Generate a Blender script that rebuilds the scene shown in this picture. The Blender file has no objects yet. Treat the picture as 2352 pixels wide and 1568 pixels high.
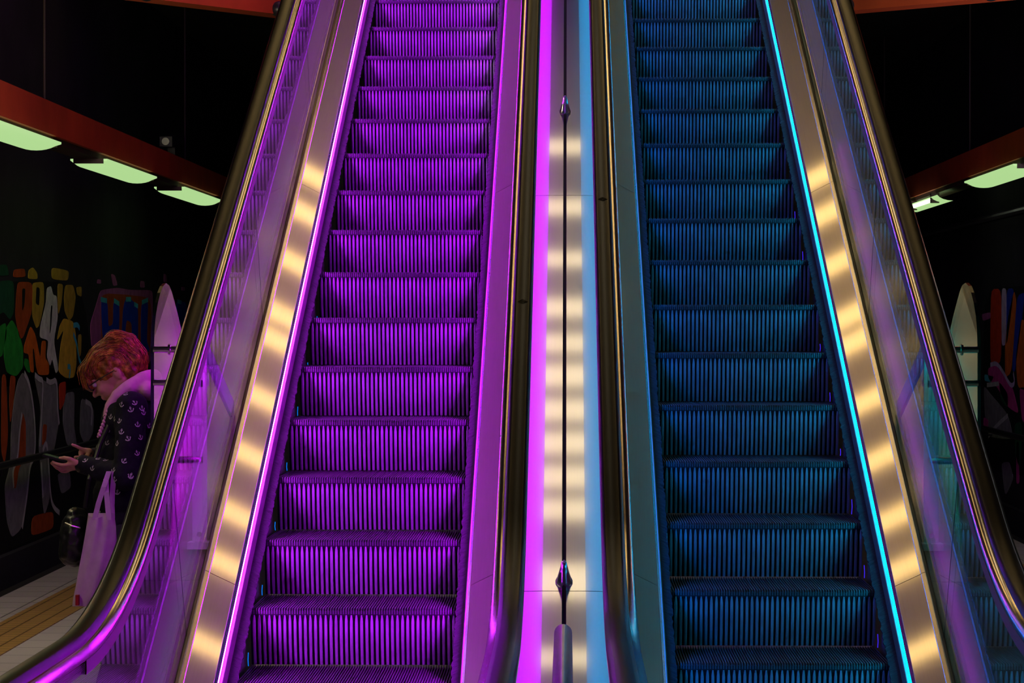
import bpy, bmesh, math, random
from mathutils import Vector, Matrix
from mathutils.bvhtree import BVHTree

random.seed(7)
C = bpy.context.scene.collection
PI = math.pi

# ------------------------------------------------------------------ camera
FPX = 5632.7
CAM_Z = 1.71
PITCH, YAW = -0.0071, 0.0225
cam_d = bpy.data.cameras.new('camera')
cam_d.sensor_width = 36.0
cam_d.lens = 36.0 * FPX / 2352.0
cam_d.clip_end = 200
cam = bpy.data.objects.new('camera', cam_d)
cam.location = (0, 0, CAM_Z)
cam.rotation_euler = (PI / 2 + PITCH, 0, YAW)
C.objects.link(cam)
bpy.context.scene.camera = cam


def view_dir(x, y):
    u = (x - 1176) / FPX
    v = -(y - 784) / FPX
    cy, sy = math.cos(YAW), math.sin(YAW)
    cp, sp = math.cos(PITCH), math.sin(PITCH)
    d = (u, cp - sp * v, sp + cp * v)
    return Vector((cy * d[0] - sy * d[1], sy * d[0] + cy * d[1], d[2]))


def at_y(x, y, Y):
    """point on the vertical cross plane at distance Y"""
    d = view_dir(x, y)
    return Vector((0, 0, CAM_Z)) + d * (Y / d.y)


def at_x(x, y, X):
    """point on a side wall plane at X"""
    d = view_dir(x, y)
    return Vector((0, 0, CAM_Z)) + d * (X / d.x)


# --------------------------------------------------------------- materials
def new_mat(name):
    m = bpy.data.materials.new(name)
    m.use_nodes = True
    nt = m.node_tree
    b = nt.nodes['Principled BSDF']
    return m, nt, b


def tex_coord(nt, scale=(1, 1, 1)):
    tc = nt.nodes.new('ShaderNodeTexCoord')
    mp = nt.nodes.new('ShaderNodeMapping')
    mp.inputs['Scale'].default_value = scale
    nt.links.new(tc.outputs['Object'], mp.inputs['Vector'])
    return mp.outputs['Vector']


def noise(nt, vec, scale, detail=4, rough=.55):
    n = nt.nodes.new('ShaderNodeTexNoise')
    n.inputs['Scale'].default_value = scale
    n.inputs['Detail'].default_value = detail
    n.inputs['Roughness'].default_value = rough
    nt.links.new(vec, n.inputs['Vector'])
    return n.outputs['Fac']


def ramp(nt, fac, stops):
    r = nt.nodes.new('ShaderNodeValToRGB')
    e = r.color_ramp.elements
    while len(e) < len(stops):
        e.new(.5)
    for i, (p, c) in enumerate(stops):
        e[i].position = p
        e[i].color = (c[0], c[1], c[2], 1)
    nt.links.new(fac, r.inputs['Fac'])
    return r.outputs['Color']


def mul(c, k):
    return tuple(min(1, v * k) for v in c)


def metal(name, col, rough, var=.12, grain=None, bump=0.0, metallic=1.0, scale=6.0, aniso=0.0):
    """brushed metal: fine streaks and stains vary colour and gloss"""
    m, nt, b = new_mat(name)
    v = tex_coord(nt, grain or (1, 1, 1))
    f = noise(nt, v, scale, 6, .6)
    nt.links.new(ramp(nt, f, [(.3, mul(col, 1 - var)), (.7, mul(col, 1 + var * .5))]), b.inputs['Base Color'])
    b.inputs['Metallic'].default_value = metallic
    mr = nt.nodes.new('ShaderNodeMapRange')
    mr.inputs['To Min'].default_value = rough * .85
    mr.inputs['To Max'].default_value = rough * 1.15
    nt.links.new(f, mr.inputs['Value'])
    nt.links.new(mr.outputs['Result'], b.inputs['Roughness'])
    if aniso:                                   # brushed along its length: gloss spreads sideways
        b.inputs['Anisotropic'].default_value = aniso
        cx = nt.nodes.new('ShaderNodeCombineXYZ')
        cx.inputs['X'].default_value = 1.0
        nt.links.new(cx.outputs['Vector'], b.inputs['Tangent'])
    if bump:
        bp = nt.nodes.new('ShaderNodeBump')
        bp.inputs['Strength'].default_value = bump
        bp.inputs['Distance'].default_value = .002
        nt.links.new(f, bp.inputs['Height'])
        nt.links.new(bp.outputs['Normal'], b.inputs['Normal'])
    return m


def two_lobe(m, sharp, broad, mixf):
    """brushed steel: a clear reflection over a wide soft sheen"""
    nt = m.node_tree
    a = nt.nodes['Principled BSDF']
    for l in list(a.inputs['Roughness'].links):
        nt.links.remove(l)
    a.inputs['Roughness'].default_value = sharp
    b = nt.nodes.new('ShaderNodeBsdfPrincipled')
    b.inputs['Metallic'].default_value = 1
    b.inputs['Roughness'].default_value = broad
    src = a.inputs['Base Color'].links[0].from_socket
    nt.links.new(src, b.inputs['Base Color'])
    mx = nt.nodes.new('ShaderNodeMixShader')
    mx.inputs['Fac'].default_value = mixf
    out = [n for n in nt.nodes if n.type == 'OUTPUT_MATERIAL'][0]
    nt.links.new(a.outputs['BSDF'], mx.inputs[1])
    nt.links.new(b.outputs['BSDF'], mx.inputs[2])
    nt.links.new(mx.outputs['Shader'], out.inputs['Surface'])
    return m


def plain(name, col, rough=.7, var=.15, scale=8.0, spec=.3, grain=None, bump=0.0):
    m, nt, b = new_mat(name)
    v = tex_coord(nt, grain or (1, 1, 1))
    f = noise(nt, v, scale, 5, .6)
    nt.links.new(ramp(nt, f, [(.3, mul(col, 1 - var)), (.7, mul(col, 1 + var))]), b.inputs['Base Color'])
    b.inputs['Roughness'].default_value = rough
    b.inputs['Specular IOR Level'].default_value = spec
    if bump:
        bp = nt.nodes.new('ShaderNodeBump')
        bp.inputs['Strength'].default_value = bump
        bp.inputs['Distance'].default_value = .004
        nt.links.new(f, bp.inputs['Height'])
        nt.links.new(bp.outputs['Normal'], b.inputs['Normal'])
    return m


def emit(name, col, strength):
    m, nt, b = new_mat(name)
    b.inputs['Base Color'].default_value = (*mul(col, .5), 1)
    b.inputs['Emission Color'].default_value = (*col, 1)
    b.inputs['Emission Strength'].default_value = strength
    b.inputs['Roughness'].default_value = .4
    return m


def clear_glass(name, tint=(.86, .92, .9), ior=1.5, gloss=(1, 1, 1)):
    m = bpy.data.materials.new(name)
    m.use_nodes = True
    nt = m.node_tree
    nt.nodes.clear()
    out = nt.nodes.new('ShaderNodeOutputMaterial')
    mix = nt.nodes.new('ShaderNodeMixShader')
    tr = nt.nodes.new('ShaderNodeBsdfTransparent')
    gl = nt.nodes.new('ShaderNodeBsdfGlossy')
    fr = nt.nodes.new('ShaderNodeFresnel')
    ge = nt.nodes.new('ShaderNodeNewGeometry')
    mr = nt.nodes.new('ShaderNodeMapRange')       # rays leave the pane at the angle they entered it
    mr.inputs['To Min'].default_value = ior
    mr.inputs['To Max'].default_value = 1 / ior
    nt.links.new(ge.outputs['Backfacing'], mr.inputs['Value'])
    nt.links.new(mr.outputs['Result'], fr.inputs['IOR'])
    tr.inputs['Color'].default_value = (*tint, 1)
    gl.inputs['Color'].default_value = (*gloss, 1)
    gl.inputs['Roughness'].default_value = .012
    nt.links.new(fr.outputs['Fac'], mix.inputs['Fac'])
    nt.links.new(tr.outputs['BSDF'], mix.inputs[1])
    nt.links.new(gl.outputs['BSDF'], mix.inputs[2])
    nt.links.new(mix.outputs['Shader'], out.inputs['Surface'])
    return m


M = {}
M['deck'] = two_lobe(metal('brushed_deck_steel', (.80, .73, .62), .15, .04, (30, 1, 1), 0, aniso=.5), .065, .40, .48)
M['bevel'] = metal('bevel_steel', (.85, .78, .66), .25, .04, (30, 1, 1))
M['outer_deck'] = two_lobe(metal('dull_outer_deck_steel', (.30, .27, .27), .2, .08, (6, 1, 1)), .10, .38, .5)
M['divider'] = two_lobe(metal('divider_deck_steel', (.84, .82, .80), .11, .03, (60, .8, .8), 0, aniso=.85), .09, .28, .38)
M['seal'] = plain('bronze_glass_seal', (.16, .11, .03), .4, .1, 8, .6)
M['guide'] = metal('handrail_guide_steel', (.78, .68, .54), .17, .05, (40, 1, 1))
M['belt'] = plain('black_rubber_handrail', (.016, .012, .006), .32, .3, 30, .22, (20, 3, 3))
M['skirt'] = metal('skirt_strip_metal', (.30, .27, .25), .5, .25, (8, 3, 3), .05)
M['dark_trim'] = metal('dark_led_profile', (.25, .24, .25), .25)
M['dark_metal'] = plain('dark_inner_metal', (.012, .012, .014), .6)
M['brush'] = plain('skirt_brush_bristles', (.05, .045, .05), .8, .6, 50, .1, (1, 12, 1), .3)
M['tread'] = metal('step_tread_metal', (.15, .15, .155), .42, .25, (4, 4, 4), 0, .5)
M['riser_rib'] = metal('step_riser_rib_metal', (.40, .40, .42), .48, .28, (3, 3, 1.2), 0, .3, 9)
M['riser_back'] = plain('step_riser_groove', (.018, .018, .02), .6, .3)
M['glass'] = clear_glass('balustrade_glass', (.95, .97, .965), 1.50)
M['guard_glass'] = clear_glass('guard_glass', (.8, .8, .85), 1.6)
M['glass_edge'] = plain('glass_edge_dark', (.01, .02, .018), .2, .1, 5, .5)
M['post'] = metal('bracket_post_steel', (.66, .66, .68), .5, .08, (3, 3, 8), 0, .15)
M['mark'] = plain('pale_worn_print', (.28, .22, .12), .7)
M['tube'] = metal('tube_steel', (.6, .58, .56), .2, .05)
M['rail_tube'] = metal('brown_rail_tube', (.085, .062, .036), .24, .03)
M['led_purple'] = emit('magenta_led', (.46, .0015, 1.0), 112)
M['led_core'] = emit('white_hot_led_core', (1.0, .35, 1.0), 16)
M['led_purple_glow'] = emit('magenta_edge_led', (.60, .0, 1.0), 1.8)
M['led_purple_outer'] = emit('magenta_outer_led', (.68, .0, 1.0), 12)
M['led_cyan'] = emit('cyan_led', (.0, .38, .76), 26)
M['led_teal'] = emit('deep_blue_led', (.0, .15, 1.0), 24)
M['led_blue_glow'] = emit('blue_edge_led', (.0, .25, .48), 1.5)
M['led_green_glow'] = emit('green_edge_led', (.0, .42, .34), 5)
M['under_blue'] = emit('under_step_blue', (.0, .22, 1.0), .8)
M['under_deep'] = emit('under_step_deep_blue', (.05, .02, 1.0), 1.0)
M['lamp_warm'] = emit('warm_ceiling_lamp', (1.0, .68, .25), 3.6)
M['lamp_green'] = emit('greenish_fluorescent', (.50, .80, .33), .85)
M['lamp_cream'] = emit('cream_ceiling_lamp', (1.0, .80, .46), 1.9)
M['tube_white'] = emit('bare_white_tube', (.95, 1.0, .75), 2.5)
M['lamp_body'] = plain('dark_lamp_trough', (.06, .03, .025), .5)
M['red_beam'] = plain('red_painted_beam', (.40, .052, .010), .55, .18, 3, .3)
M['concrete'] = plain('dark_concrete', (.022, .022, .024), .85, .25, 2.0, .1, None, .2)
M['ceiling'] = plain('dark_ceiling', (.035, .034, .032), .9, .2, 1.5, .1)
M['wire'] = plain('thin_rod_metal', (.03, .018, .015), .5)
M['black_plastic'] = plain('black_plastic', (.012, .012, .014), .35)
M['pipe'] = metal('grey_conduit', (.35, .33, .4), .35)
M['gutter'] = plain('dark_gutter', (.012, .011, .009), .9)


def tile_mat(name, col, tile):
    m, nt, b = new_mat(name)
    v = tex_coord(nt)
    br = nt.nodes.new('ShaderNodeTexBrick')
    br.offset = 0
    br.inputs['Scale'].default_value = 1
    br.inputs['Brick Width'].default_value = tile
    br.inputs['Row Height'].default_value = tile
    br.inputs['Mortar Size'].default_value = .006
    br.inputs['Color1'].default_value = (*col, 1)
    br.inputs['Color2'].default_value = (*mul(col, .88), 1)
    br.inputs['Mortar'].default_value = (*mul(col, .3), 1)
    nt.links.new(v, br.inputs['Vector'])
    nt.links.new(br.outputs['Color'], b.inputs['Base Color'])
    b.inputs['Roughness'].default_value = .45
    return m


M['floor'] = tile_mat('pale_floor_tiles', (.40, .38, .32), .30)
M['tactile'] = tile_mat('ochre_tactile_tiles', (.34, .20, .05), .10)


# ------------------------------------------------------------ mesh helpers
class MB:
    def __init__(s):
        s.v, s.f, s.mi = [], [], []

    def face(s, idx, mi=0):
        s.f.append(idx)
        s.mi.append(mi)

    def add(s, vs, fs, mi=0):
        o = len(s.v)
        s.v += [tuple(p) for p in vs]
        for q in fs:
            s.face([o + i for i in q], mi)

    def box(s, x0, x1, y0, y1, z0, z1, mi=0):
        vs = [(x, y, z) for x in (x0, x1) for y in (y0, y1) for z in (z0, z1)]
        s.add(vs, [(0, 1, 3, 2), (4, 6, 7, 5), (0, 4, 5, 1), (2, 3, 7, 6), (0, 2, 6, 4), (1, 5, 7, 3)], mi)

    def loft(s, rings, closed=True, caps=True, mi=0):
        o = len(s.v)
        n = len(rings[0])
        for r in rings:
            s.v += [tuple(p) for p in r]
        for i in range(len(rings) - 1):
            for j in range(n if closed else n - 1):
                k = (j + 1) % n
                s.face([o + i * n + j, o + i * n + k, o + (i + 1) * n + k, o + (i + 1) * n + j], mi)
        if caps and closed:
            s.face([o + j for j in range(n)][::-1], mi)
            s.face([o + (len(rings) - 1) * n + j for j in range(n)], mi)

    def tube(s, pts, r, seg=10, mi=0, caps=True):
        pts = [Vector(p) for p in pts]
        rr = r if isinstance(r, (list, tuple)) else [r] * len(pts)
        rings = []
        up = None
        for i, p in enumerate(pts):
            a = pts[max(i - 1, 0)]
            b = pts[min(i + 1, len(pts) - 1)]
            t = (b - a).normalized()
            if up is None:
                up = Vector((0, 0, 1)) if abs(t.z) < .9 else Vector((1, 0, 0))
            u = (up - t * up.dot(t)).normalized()
            w = t.cross(u)
            up = u
            rings.append([p + (u * math.cos(2 * PI * k / seg) + w * math.sin(2 * PI * k / seg)) * rr[i] for k in range(seg)])
        s.loft(rings, True, caps, mi)

    def ellipsoid(s, c, ax, rot=None, nu=14, nv=10, mi=0, fn=None):
        rings = []
        for i in range(nv + 1):
            th = PI * (.02 + .96 * i / nv)
            ring = []
            for j in range(nu):
                ph = 2 * PI * j / nu
                p = Vector((math.sin(th) * math.cos(ph) * ax[0], math.sin(th) * math.sin(ph) * ax[1], math.cos(th) * ax[2]))
                if fn:
                    p = fn(p)
                if rot:
                    p = rot @ p
                ring.append(Vector(c) + p)
            rings.append(ring)
        s.loft(rings, True, True, mi)

    def capsule(s, p0, r0, p1, r1, seg=12, mi=0):
        p0, p1 = Vector(p0), Vector(p1)
        t = (p1 - p0)
        L = max(t.length, 1e-5)
        t = t / L
        pts, rr = [], []
        for k in range(5):
            a = PI / 2 * k / 4.3
            pts.append(p0 - t * r0 * math.cos(a)); rr.append(max(r0 * math.sin(a), r0 * .08))
        for k in range(5):
            a = PI / 2 * (4 - k) / 4.3
            pts.append(p1 + t * r1 * math.cos(a)); rr.append(max(r1 * math.sin(a), r1 * .08))
        s.tube(pts, rr, seg, mi)

    def build(s, name, mats, parent=None, smooth=False):
        me = bpy.data.meshes.new(name)
        me.from_pydata(s.v, [], s.f)
        for m in (mats if isinstance(mats, (list, tuple)) else [mats]):
            me.materials.append(m)
        me.polygons.foreach_set('material_index', s.mi)
        bm = bmesh.new()
        bm.from_mesh(me)
        bmesh.ops.recalc_face_normals(bm, faces=bm.faces)
        bm.to_mesh(me)
        bm.free()
        if smooth:
            me.polygons.foreach_set('use_smooth', [True] * len(me.polygons))
        me.update()
        o = bpy.data.objects.new(name, me)
        C.objects.link(o)
        if parent:
            o.parent = parent
        return o


def smooth_angle(o, deg=35):
    me = o.data
    me.polygons.foreach_set('use_smooth', [True] * len(me.polygons))
    try:
        me.set_sharp_from_angle(angle=math.radians(deg))
    except Exception:
        pass
    return o


def thing(name, label, cat, loc=(0, 0, 0), group=None):
    o = bpy.data.objects.new(name, None)
    C.objects.link(o)
    o.location = loc
    return tag(o, label, cat, group)


def tag(o, label, cat, group=None):
    o['label'] = label
    o['category'] = cat
    if group:
        o['group'] = group
    return o


def struct(o):
    o['kind'] = 'structure'
    return o


def adopt(o, root):
    """give a mesh already built in world space to a thing, keeping its place"""
    o.parent = root
    o.matrix_parent_inverse = Matrix.Translation(root.location).inverted()
    return o


# ---------------------------------------------------------- escalator path
TH = math.radians(27.3)
R0 = 3.27
YA = 6.49


def base_point(Y):
    """nosing line at base parameter Y -> (y, z, ty, tz)"""
    if Y <= YA:
        return (Y, 0.0, 1.0, 0.0)
    ye = YA + R0 * math.sin(TH)
    if Y < ye:
        t = math.asin((Y - YA) / R0)
        return (Y, R0 * (1 - math.cos(t)), math.cos(t), math.sin(t))
    return (Y, R0 * (1 - math.cos(TH)) + (Y - ye) * math.tan(TH), math.cos(TH), math.sin(TH))


def frames(Ya, Yb):
    ys = [Ya]
    ye = YA + R0 * math.sin(TH)
    for k in range(13):
        y = YA + (ye - YA) * k / 12
        if Ya < y < Yb:
            ys.append(y)
    ys.append(Yb)
    return [base_point(y) for y in ys]


def sweep(name, prof, fr, mat, parent, xf, closed=True, smooth=False, caps=True):
    b = MB()
    rings = []
    for (y, z, ty, tz) in fr:
        rings.append([(xf(a), y - tz * n, z + ty * n) for (a, n) in prof])
    b.loft(rings, closed, caps and closed)
    o = b.build(name, mat, parent)
    if smooth:
        smooth_angle(o, 40)
    return o


Y_TOP = 17.2
NEWEL_Y = 5.45


def belt_frames():
    fr = [base_point(Y_TOP)]
    ye = YA + R0 * math.sin(TH)
    for k in range(20, -1, -1):
        fr.append(base_point(YA + (ye - YA) * k / 20))
    fr.append(base_point(NEWEL_Y))
    # express by reference line n = .866
    out = [(y - tz * .866, z + ty * .866, ty, tz) for (y, z, ty, tz) in fr]
    cy, cz, r = NEWEL_Y, .866 - .30, .30
    for k in range(1, 17):
        a = PI / 2 + PI * k / 16
        ny, nz = math.cos(a), math.sin(a)
        out.append((cy + r * ny, cz + r * nz, nz, -ny))
    out.append((6.2, .266, -1.0, 0.0))
    return out


BF = belt_frames()
GF = BF[:-1]


def round_profile(x0, x1, n0, n1, r, k=4):
    pts = []
    for (cx, cn, a0) in ((x1 - r, n1 - r, 0), (x0 + r, n1 - r, 90), (x0 + r, n0 + r * .6, 180), (x1 - r, n0 + r * .6, 270)):
        for i in range(k + 1):
            a = math.radians(a0 + 90 * i / k)
            ry = r if a0 < 180 else r * .6
            pts.append((cx + r * math.cos(a), cn + ry * math.sin(a)))
    return pts


# escalator step, built once --------------------------------------------------
HALF = .372
NC = 82
PITCHC = 2 * HALF / NC
RUN, RISE = .4, .2065


def make_step():
    b = MB()
    b.box(-HALF, HALF, .012, RUN + .048, -.030, -.011, 1)          # carrying plate
    b.box(-HALF, HALF, .002, .016, -.024, -.010, 1)                # nosing bar
    for i in range(NC):
        x = -HALF + (i + .5) * PITCHC
        w0, w1 = .0023, .0015
        prof = [(.0005, -.020), (.0, -.006), (.003, -.001), (.006, 0), (RUN + .048, 0), (RUN + .048, -.012), (.004, -.022)]
        va = [(x - (w1 if z > -.004 else w0), y, z) for (y, z) in prof]
        vb = [(x + (w1 if z > -.004 else w0), y, z) for (y, z) in prof]
        n = len(prof)
        b.add(va + vb, [tuple(range(n)), tuple(range(2 * n - 1, n - 1, -1))] + [(k, k + n, (k + 1) % n + n, (k + 1) % n) for k in range(n)])
    tread = b.build('step', [M['tread'], M['riser_back']])
    r = MB()

    def ry(z):                                                     # riser face curving away towards its foot
        t = (-z) / RISE
        return .004 + .034 * t * t

    zs = [-.020, -.06, -.10, -.14, -.18, -RISE + .001]
    rings = [[(-HALF, ry(z) + .011, z), (HALF, ry(z) + .011, z)] for z in zs]
    r.loft(rings, False, False, 1)
    zz = [-.010, -.020, -.034, -.048, -.075, -.11, -.15, -RISE + .002]
    ww = [.0014, .0016, .0034, .0048, .0050, .0050, .0048, .0046]
    for i in range(NC // 2):
        x = -HALF + (2 * i + 1) * PITCHC + PITCHC * .5
        rr = []
        for z, w in zip(zz, ww):
            y = ry(z)
            rr.append([(x - w, y + .012, z), (x - w, y + .001, z), (x - w * .55, y, z), (x + w * .55, y, z), (x + w, y + .001, z), (x + w, y + .012, z)])
        r.loft(rr, True, True, 0)
    riser = r.build('riser', [M['riser_rib'], M['riser_back']], tread)
    return tread, riser


STEP, RISER = make_step()
step_used = [False]


def escalator(cx, y_first, label, leds, sides):
    root = thing('escalator', label, 'escalator', (cx, 6.5, 0))
    inv = Matrix.Translation(root.location).inverted()

    def own(o):
        adopt(o, root)
        return o

    # steps
    z0 = base_point(y_first)[1]
    for k in range(-3, 20):
        if not step_used[0]:
            s = STEP
            step_used[0] = True
        else:
            s = STEP.copy(); C.objects.link(s)
            q = RISER.copy(); C.objects.link(q); q.parent = s
        s.location = (cx, y_first + k * RUN, z0 + k * RISE)
        s.parent = root
        s.matrix_parent_inverse = inv
    # comb plate and landing at the foot
    b = MB()
    yf = y_first - 3 * RUN
    b.box(cx - .40, cx + .40, 4.4, yf - .15, -.02, .012)
    for i in range(NC // 2):
        x = cx - HALF + (2 * i + 1) * PITCHC
        b.box(x - .003, x + .003, yf - .15, yf - .02, -.01, .008)
    own(b.build('comb_plate', M['tread']))
    for side in sides:
        s = side['s']
        xf = lambda a, s=s: cx + s * a
        full = frames(4.9, Y_TOP)
        sw = lambda *a, **k: own(sweep(*a, **k))
        sw('skirt_panel', [(.391, -.34), (.391, .030), (.3955, .074), (.3975, .076), (.4135, .077), (.4135, -.34)], full, M['skirt'], None, xf)
        # brush: base strip with bristles
        b = MB()
        rings = []
        ye = YA + R0 * math.sin(TH)
        ys = [6.6 + i * .0125 for i in range(int((Y_TOP - 6.6) / .0125))]
        rng = random.Random(11 + int(s) + int(cx * 10))
        for y in ys:
            (yy, z, ty, tz) = base_point(y)
            tip = .358 + rng.uniform(-.002, .005)
            dn = rng.uniform(-.002, .002)
            rings.append([(xf(a), yy - tz * n, z + ty * n) for (a, n) in ((.391, .030), (.391, .014), (tip, .011 + dn), (tip, .017 + dn))])
        b.loft(rings)
        own(b.build('skirt_brush', M['brush']))
        led = [(.4045, .087), (.4045, .109), (.4075, .109), (.4075, .087)]
        strip = sw('led_strip', led, frames(6.6, Y_TOP), leds[side['led']], None, xf)
        if side['core']:
            core = sweep('led_core', [(.4036, .096), (.4036, .1015), (.4046, .1015), (.4046, .096)], frames(6.6, Y_TOP), leds[side['core']], None, xf)
            core.parent = strip
        sw('led_lip', [(.4030, .1105), (.4030, .1135), (.4115, .1205), (.4125, .1105)], full, M['dark_trim'], None, xf)
        # inner decking in panels with fine joints
        cuts = [4.9, 8.62, 11.58, 14.5, Y_TOP]
        for i in range(4):
            fr = frames(cuts[i] + .0015, cuts[i + 1] - .0015)
            sw('inner_deck', [(.4120, .092), (.4120, .119), (.414, .1215), (.499, .171), (.501, .166), (.416, .116), (.4160, .092)], fr, M['deck'], None, xf)
            sw('bevel_trim', [(.499, .166), (.4990, .1715), (.5005, .1735), (.5120, .1800), (.5150, .1798), (.5170, .1765), (.5175, .166), (.5175, .150), (.512, .150)], fr, M['bevel'], None, xf)
        sw('glass_seal', [(.5165, .1690), (.5285, .1660), (.5290, .160), (.5290, .02), (.512, .02), (.512, .150)], full, M['seal'], None, xf)
        # glass
        gc = [5.6, 8.29, 10.36, 12.31, 14.3, Y_TOP]
        for i in range(5):
            fr = frames(gc[i] + .002, gc[i + 1] - .002)
            sw('glass_panel', [(.530, .120), (.530, .812), (.5395, .812), (.5395, .120)], fr, M['glass'], None, xf)
            if i:
                (jy, jz, jty, jtz) = base_point(gc[i])
                sw('glass_joint', [(.5297, .150), (.5297, .812), (.5312, .812), (.5312, .150)],
                   [(jy - jty * .002, jz - jtz * .002, jty, jtz), (jy + jty * .002, jz + jtz * .002, jty, jtz)], M['glass_edge'], None, xf)
        # handrail guide: rounded steel channel under the belt
        g = [(.566, -.0195), (.558, -.0200), (.550, -.0215), (.5435, -.0240), (.5380, -.0275), (.5335, -.0320), (.5300, -.0375), (.5285, -.0430), (.5290, -.0500), (.5365, -.0530),
             (.5365, -.0850), (.560, -.0850), (.577, -.0830), (.621, -.0630), (.623, -.050), (.620, -.034), (.612, -.020)]
        sw('handrail_guide', g, GF, M['guide'], None, xf, smooth=True)
        sw('glass_gasket', [(.5280, -.0500), (.5280, -.0880), (.5420, -.0880), (.5420, -.0860), (.5365, -.0850), (.5365, -.0530)], GF[:-17], M['seal'], None, xf)
        sw('guide_led', [(.545, -.0862), (.578, -.0842), (.6205, -.0640), (.6215, -.0660), (.5785, -.0868), (.545, -.0885)], [f for f in GF[:-17]], leds[side['glow']], None, xf)
        sw('handrail', [(.556, -.030), (.553, -.024), (.5535, -.016), (.556, -.010), (.5645, -.0022), (.568, -.0005), (.589, 0), (.610, -.0005), (.6135, -.0022), (.622, -.010), (.6245, -.016), (.625, -.024), (.622, -.030)], BF, M['belt'], None, xf, smooth=True)
        # outer decking (only towards the walls; the middle is the divider)
        if side['outer']:
            for i in range(4):
                fr = frames(cuts[i] + .0015, cuts[i + 1] - .0015)
                sw('outer_deck', [(.540, .118), (.540, .140), (.795, .136), (.802, .126), (.802, .05), (.790, .05), (.790, .118)], fr, M['outer_deck'], None, xf)
            # cladding down to the floor
            b = MB()
            fr = frames(4.9, Y_TOP)
            rings = []
            for (y, z, ty, tz) in fr:
                yo, zo = y - tz * .06, z + ty * .06
                rings.append([(xf(.790), yo, max(zo - 2.2, 0)), (xf(.790), yo, zo), (xf(.780), yo, zo), (xf(.780), yo, max(zo - 2.2, 0))])
            b.loft(rings)
            own(b.build('outer_cladding', M['dark_metal']))
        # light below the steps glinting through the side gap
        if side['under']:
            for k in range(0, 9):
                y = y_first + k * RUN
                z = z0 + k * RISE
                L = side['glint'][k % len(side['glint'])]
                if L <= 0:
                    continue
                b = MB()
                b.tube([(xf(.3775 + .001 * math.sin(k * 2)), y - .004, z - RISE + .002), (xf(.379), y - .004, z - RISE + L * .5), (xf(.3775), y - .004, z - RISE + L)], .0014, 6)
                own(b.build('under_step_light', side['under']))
    return root


CL, CR = -.7501, .7286
left = escalator(CL, 8.6497, 'escalator lit magenta and purple, with ribbed steps and a gold-tinted deck beside the woman', {'a': M['led_purple'], 'c': M['led_core'], 'g': M['led_purple_glow'], 'o': M['led_purple_outer']}, [
    {'s': -1, 'led': 'a', 'core': 'c', 'glow': 'o', 'outer': True, 'under': M['under_blue'], 'glint': [.05, .04, .035, .035, .04, .012, .008, .008, 0]},
    {'s': 1, 'led': 'a', 'core': None, 'glow': 'g', 'outer': False, 'under': None}])
right = escalator(CR, 8.761, 'escalator lit dark blue and teal, with a cyan light line along its skirt', {'a': M['led_teal'], 'b': M['led_cyan'], 'g': M['led_blue_glow'], 'h': M['led_green_glow']}, [
    {'s': -1, 'led': 'a', 'core': None, 'glow': 'g', 'outer': False, 'under': None},
    {'s': 1, 'led': 'b', 'core': None, 'glow': 'h', 'outer': True, 'under': M['under_deep'], 'glint': [.05, .05, .06, .03, .04, .035, 0]}])

# ------------------------------------------------------ divider between them
div = thing('divider_deck', 'polished steel divider between the two escalators, half magenta and half blue', 'divider', (-.0108, 6.5, 0))
XM = -.0108
cuts = [5.6, 8.55, 11.5, 14.5, Y_TOP]
for i in range(4):
    fr = frames(cuts[i] + .0015, cuts[i + 1] - .0015)
    for s in (-1, 1):
        prof = [(.0075, .150), (.075, .150), (.199, .147), (.199, .10), (.0075, .10)]
        adopt(sweep('deck_panel', prof, fr, M['divider'], None, lambda a, s=s: XM + s * a), div)
adopt(sweep('centre_channel', [(-.0075, .10), (.0075, .10), (.0075, .120), (-.0075, .120)], frames(5.6, Y_TOP), M['dark_metal'], None, lambda a: XM + a), div)
for yb in (8.60, 12.40):
    (y, z, ty, tz) = base_point(yb)
    b = MB()
    prof = [(.030, 0), (.030, .006), (.024, .018), (.013, .062), (.009, .082), (.005, .088), (.001, .090)]
    rings = []
    for (r, h) in prof:
        n = .150 + h
        c = Vector((XM, y - tz * n, z + ty * n))
        u, w = Vector((1, 0, 0)), Vector((0, ty, tz))
        rings.append([c + (u * math.cos(2 * PI * k / 20) + w * math.sin(2 * PI * k / 20)) * r for k in range(20)])
    b.loft(rings)
    adopt(smooth_angle(b.build('anti_slide_stud', M['tube'])), div)

for esc, cx, s_, px, py in ((right, CR, -1, 1387, 457), (left, CL, 1, 1206, 692)):
    d_ = view_dir(px, py)
    best = None
    for i in range(4000):
        (y, z, ty, tz) = base_point(8 + i * .002)
        q = Vector((cx + s_ * .589, y - tz * .8664, z + ty * .8664))
        v = q - Vector((0, 0, CAM_Z))
        e = abs(v.z / v.y - d_.z / d_.y)
        if best is None or e < best[0]:
            best = (e, q, ty, tz)
    _, q, ty, tz = best
    b = MB()
    al = Vector((0, ty, tz)); la = Vector((1, 0, 0))
    D = [(-1, 0), (0, .8), (1, 0), (0, -.8)]
    for sc_, off in ((1, 0), (.55, .0)):
        for i in range(4):
            p0 = q + (la * D[i][0] * .018 + al * D[i][1] * .022) * sc_
            p1 = q + (la * D[(i + 1) % 4][0] * .018 + al * D[(i + 1) % 4][1] * .022) * sc_
            b.tube([p0, p1], .0009, 5)
    b.tube([q - la * .018, q + la * .018], .0009, 5)
    adopt(b.build('handrail_mark', M['mark']), esc)

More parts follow.
